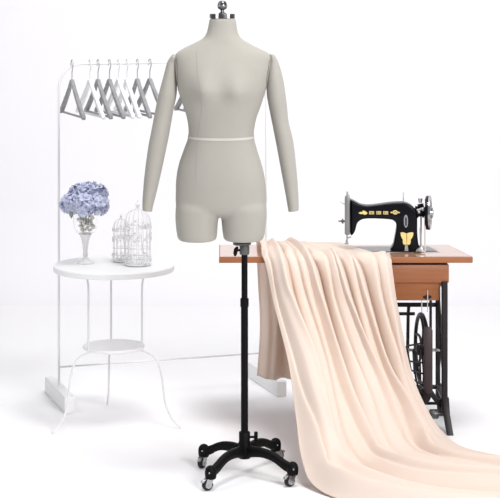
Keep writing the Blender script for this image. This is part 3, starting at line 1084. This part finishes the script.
# ------------------------------------------------------------------ glass vase on the table
VX, VY = -.634, 6.545
vase = thing('vase', 'white pedestal vase with a clear glass bowl on the round table', 'vase', (VX, VY, RTZ))
vz = lambda y: H - y / F * VY
q = VY / F
off = RTZ - vz(263.3)
V = lambda y: vz(y) + off
M().lathe([(.0004, V(263.3)), (.033, V(263.3)), (.034, V(262.4)), (.031, V(261.2)), (.018, V(259.6)), (.010, V(257.8)), (.0075, V(256.2)), (.0105, V(254.8)), (.0105, V(253.6)), (.0085, V(252)), (.011, V(246)), (.015, V(240)), (.019, V(236.5)), (.024, V(234.4)), (.026, V(233.4)), (.0004, V(233))], (VX, VY, 0), n=36, cap=False).build('pedestal', M_PORC, vase)
outer = [(.0004, V(235)), (.020, V(235)), (.034, V(232)), (.043, V(227)), (.0475, V(221)), (.047, V(215)), (.0435, V(209.5))]
inner = [(r_ - .0018, z_ + (.002 if i < 2 else 0)) for i, (r_, z_) in enumerate(outer[1:])]
prof = outer + inner[::-1] + [(.0004, V(235) + .002)]
M().lathe(prof, (VX, VY, 0), n=44, cap=False).build('bowl', M_GLASS, vase, angle=80)
m = M()
rg = random.Random(5)
for k in range(30):
    a = rg.uniform(0, 2 * PI)
    r_ = .034 * math.sqrt(rg.random())
    z_ = V(230.5) + rg.random() * .055
    if z_ < V(229):
        r_ *= .6
    c = Vector((VX + r_ * math.cos(a), VY + r_ * math.sin(a), z_))
    b = M().ball((0, 0, 0), rg.uniform(.008, .012), 8, (1, .8, .55))
    b.xf(Matrix.Translation(c) @ Matrix.Rotation(rg.uniform(0, 3), 4, 'X') @ Matrix.Rotation(rg.uniform(0, 3), 4, 'Y'))
    m.merge(b)
fl = m.build('vase_filler', M_FILL)
tag(fl, 'pale cream shell-like filler inside the glass bowl of the vase', 'vase filler')
fl['kind'] = 'stuff'

# ------------------------------------------------------------------ hydrangeas


def floret(rg, c, nrm, r):
    """one four-petal flower"""
    m = M()
    nrm = nrm.normalized()
    u = nrm.orthogonal().normalized()
    w = nrm.cross(u)
    a0 = rg.uniform(0, PI / 2)
    for k in range(4):
        a = a0 + k * PI / 2
        d1 = u * math.cos(a) + w * math.sin(a)
        d2 = u * -math.sin(a) + w * math.cos(a)
        cup = rg.uniform(-.05, .40)
        rows_ = [(.05, .10, 0), (.40, .40, .16), (.75, .50, .28), (1.0, .30, .24)]
        vs, fs = [], []
        for t, hw_, up in rows_:
            for s_ in (-1, 0, 1):
                vs.append(c + d1 * (t * r) + d2 * (s_ * hw_ * r) + nrm * (r * (up * cup * 2 + .16 * abs(s_) * t)))
        for i in range(3):
            for j in range(2):
                fs.append((i * 3 + j, i * 3 + j + 1, i * 3 + j + 4, i * 3 + j + 3))
        m.add(vs, fs)
    return m


heads = [(70.5, 203.5, 6.515, .036, 'lavender hydrangea head drooping at the far left of the vase'),
         (78.5, 194, 6.58, .036, 'lavender hydrangea head at the top left of the bunch'),
         (88, 191.0, 6.57, .034, 'pale hydrangea head at the very top of the bunch'),
         (97.5, 194.5, 6.56, .034, 'lavender hydrangea head at the top right of the bunch'),
         (98.5, 205, 6.50, .037, 'lavender hydrangea head at the lower right over the glass rim'),
         (84.5, 205, 6.475, .037, 'lavender hydrangea head in the front middle above the glass bowl')]
for hx, hy, hd, hr, lab in heads:
    rg = random.Random(int(hx * 10))
    c = P(hx, hy, hd)
    root = thing('hydrangea_flower', lab, 'flower', c, 'hydrangeas in the vase')
    m = M()
    nfl = 30
    for k in range(nfl):
        z_ = 1 - 1.75 * (k + .5) / nfl
        a = k * 2.39996 + rg.uniform(-.2, .2)
        rr_ = math.sqrt(max(0, 1 - z_ * z_))
        nrm = Vector((rr_ * math.cos(a), rr_ * math.sin(a), z_))
        pos = c + nrm * hr * rg.uniform(.74, .96)
        m.merge(floret(rg, pos, (nrm + Vector((rg.uniform(-.3, .3), rg.uniform(-.3, .3), rg.uniform(-.3, .3)))), hr * rg.uniform(.50, .66)))
    pt = m.build('petals', M_PETAL, root)
    so = pt.modifiers.new('solidify', 'SOLIDIFY')
    so.thickness = .0004
    m = M().ball(c, hr * .55, 10)
    m.build('bud_cluster', M_LEAF, root)
    tip = Vector((VX + (c.x - VX) * .2, VY + (c.y - VY) * .2, V(225)))
    mid = Vector((VX + (c.x - VX) * .45, VY + (c.y - VY) * .45, V(213)))
    m = M().tube(spline([c - Vector((0, 0, hr * .4)), mid, tip], 6), .002, 8)
    m.build('stem', M_LEAF, root)
    if hx in (70.5, 98.5):
        m = M()
        bs = c + Vector((.004 if hx < 80 else -.01, -hr * .6, -hr * .6))
        dl = Vector((.1, -.35, -1)).normalized() if hx < 80 else Vector((.25, -.9, .2)).normalized()
        sd = Vector((1, 0, .1)).normalized()
        vs, fs = [], []
        for i, (t, hw_) in enumerate(((0, .002), (.008, .007), (.018, .0085), (.028, .005), (.034, .0004))):
            for s_ in (-1, 0, 1):
                vs.append(bs + dl * t + sd * (s_ * hw_) + Vector((0, -.002 * (1 - abs(s_)), 0)))
        for i in range(4):
            for j in range(2):
                fs.append((i * 3 + j, i * 3 + j + 1, i * 3 + j + 4, i * 3 + j + 3))
        m.add(vs, fs)
        lf = m.build('leaf', M_LEAF, root)
        so = lf.modifiers.new('solidify', 'SOLIDIFY')
        so.thickness = .0006

# ------------------------------------------------------------------ birdcages


def scroll(c, u, w, r, turns, flip, a0=0):
    pts = []
    n = int(18 * turns)
    for i in range(n + 1):
        a = a0 + flip * 2 * PI * turns * i / n
        rr_ = r * (1 - .78 * i / n)
        pts.append(c + u * (rr_ * math.cos(a)) + w * (rr_ * math.sin(a)))
    return pts


def birdcage(name, label, c, rad, hbody, hdome, nb, wire):
    root = thing(name, label, 'birdcage', c)
    Z = Vector((0, 0, 1))
    z0 = .012
    m = M().lathe([(rad * .80, 0), (rad * 1.0, .002), (rad * 1.06, .006), (rad * 1.0, .011), (rad * .93, .012)], c, n=40)
    m.build('base', M_WHITECAGE, root)
    m = M()
    m2 = M()
    for k in range(nb):
        a = 2 * PI * k / nb
        er = Vector((math.cos(a), math.sin(a), 0))
        pts = [c + er * rad + Z * z0, c + er * rad + Z * hbody]
        M().tube(pts, wire, 6).build('bar', M_WHITECAGE, root)
        dp = []
        for i in range(11):
            t = i / 10
            r_ = rad * (math.cos(t * PI / 2) ** .85) * (1 + .06 * math.sin(PI * t))
            dp.append(c + er * max(r_, .004) + Z * (hbody + hdome * (math.sin(t * PI / 2) ** 1.05)))
        m2.tube(dp, wire, 6)
    m2.build('dome', M_WHITECAGE, root)
    for zh in (.03, hbody * .45, hbody * .97):
        M().tube([c + Vector((rad * math.cos(2 * PI * k / 40), rad * math.sin(2 * PI * k / 40), zh)) for k in range(40)], wire * 1.35, 6, closed=True).build('ring', M_WHITECAGE, root)
    zt = hbody + hdome
    k_ = rad / .06
    M().lathe([(.004 * k_, zt - .004), (.009 * k_, zt + .002), (.006 * k_, zt + .007 * k_), (.0045 * k_, zt + .010 * k_), (.0095 * k_, zt + .016 * k_), (.0105 * k_, zt + .021 * k_), (.006 * k_, zt + .027 * k_), (.0022 * k_, zt + .031 * k_), (.0016 * k_, zt + .040 * k_), (.0004, zt + .042 * k_)], c, n=18).build('finial', M_WHITECAGE, root)
    # scrolled wirework with small leaves around the body, in rows
    rg = random.Random(int(rad * 1000))
    for zh, cnt, rs in ((hbody * .18, 9, .30), (hbody * .72, 9, .34), (hbody * 1.02, 8, .30)):
        for k in range(cnt):
            a = 2 * PI * (k + .5 * rg.random()) / cnt
            er = Vector((math.cos(a), math.sin(a), 0))
            et = Vector((-math.sin(a), math.cos(a), 0))
            cc = c + er * (rad + .002) + Z * zh
            M().tube(scroll(cc, et, Z, rad * rs, 1.4, 1 if k % 2 else -1, rg.uniform(0, 6)), wire * 1.05, 5).build('scroll', M_WHITECAGE, root)
            for q_ in range(3):
                b = M().ball((0, 0, 0), rad * .13, 6, (1, .35, .6))
                p = cc + et * rg.uniform(-.4, .4) * rad + Z * rg.uniform(-.3, .3) * rad
                b.xf(Matrix.Translation(p) @ Matrix.Rotation(a + PI / 2, 4, 'Z') @ Matrix.Rotation(rg.uniform(0, 3), 4, 'Y'))
                b.build('leaf', M_WHITECAGE, root)
    # door frame in front and a perch inside
    zc = hbody * .42
    dpts = [(-.40, .05), (.40, .05), (.40, .62), (.30, .80), (0, .90), (-.30, .80), (-.40, .62)]
    pts = []
    for u, v in dpts:
        a = -PI / 2 + u * 1.0
        pts.append(c + Vector((math.cos(a), math.sin(a), 0)) * (rad + .003) + Z * (hbody * .86 * v + .015))
    M().tube(spline(pts, 4, closed=True), wire * 1.5, 6, closed=True).build('door', M_WHITECAGE, root)
    M().tube([c + Vector((-rad * .98, 0, zc)), c + Vector((rad * .98, 0, zc))], wire * 1.6, 8).build('perch', M_WHITECAGE, root)
    return root


birdcage('birdcage', 'tall white domed wire birdcage at the right on the round table', Vector((P(137.6, 0, 6.50).x, 6.50, RTZ)), .050, .150, .066, 16, .0010)
birdcage('birdcage', 'small white birdcage tucked behind the left of the tall one', Vector((P(121.0, 0, 6.575).x, 6.585, RTZ)), .031, .125, .042, 12, .0009)
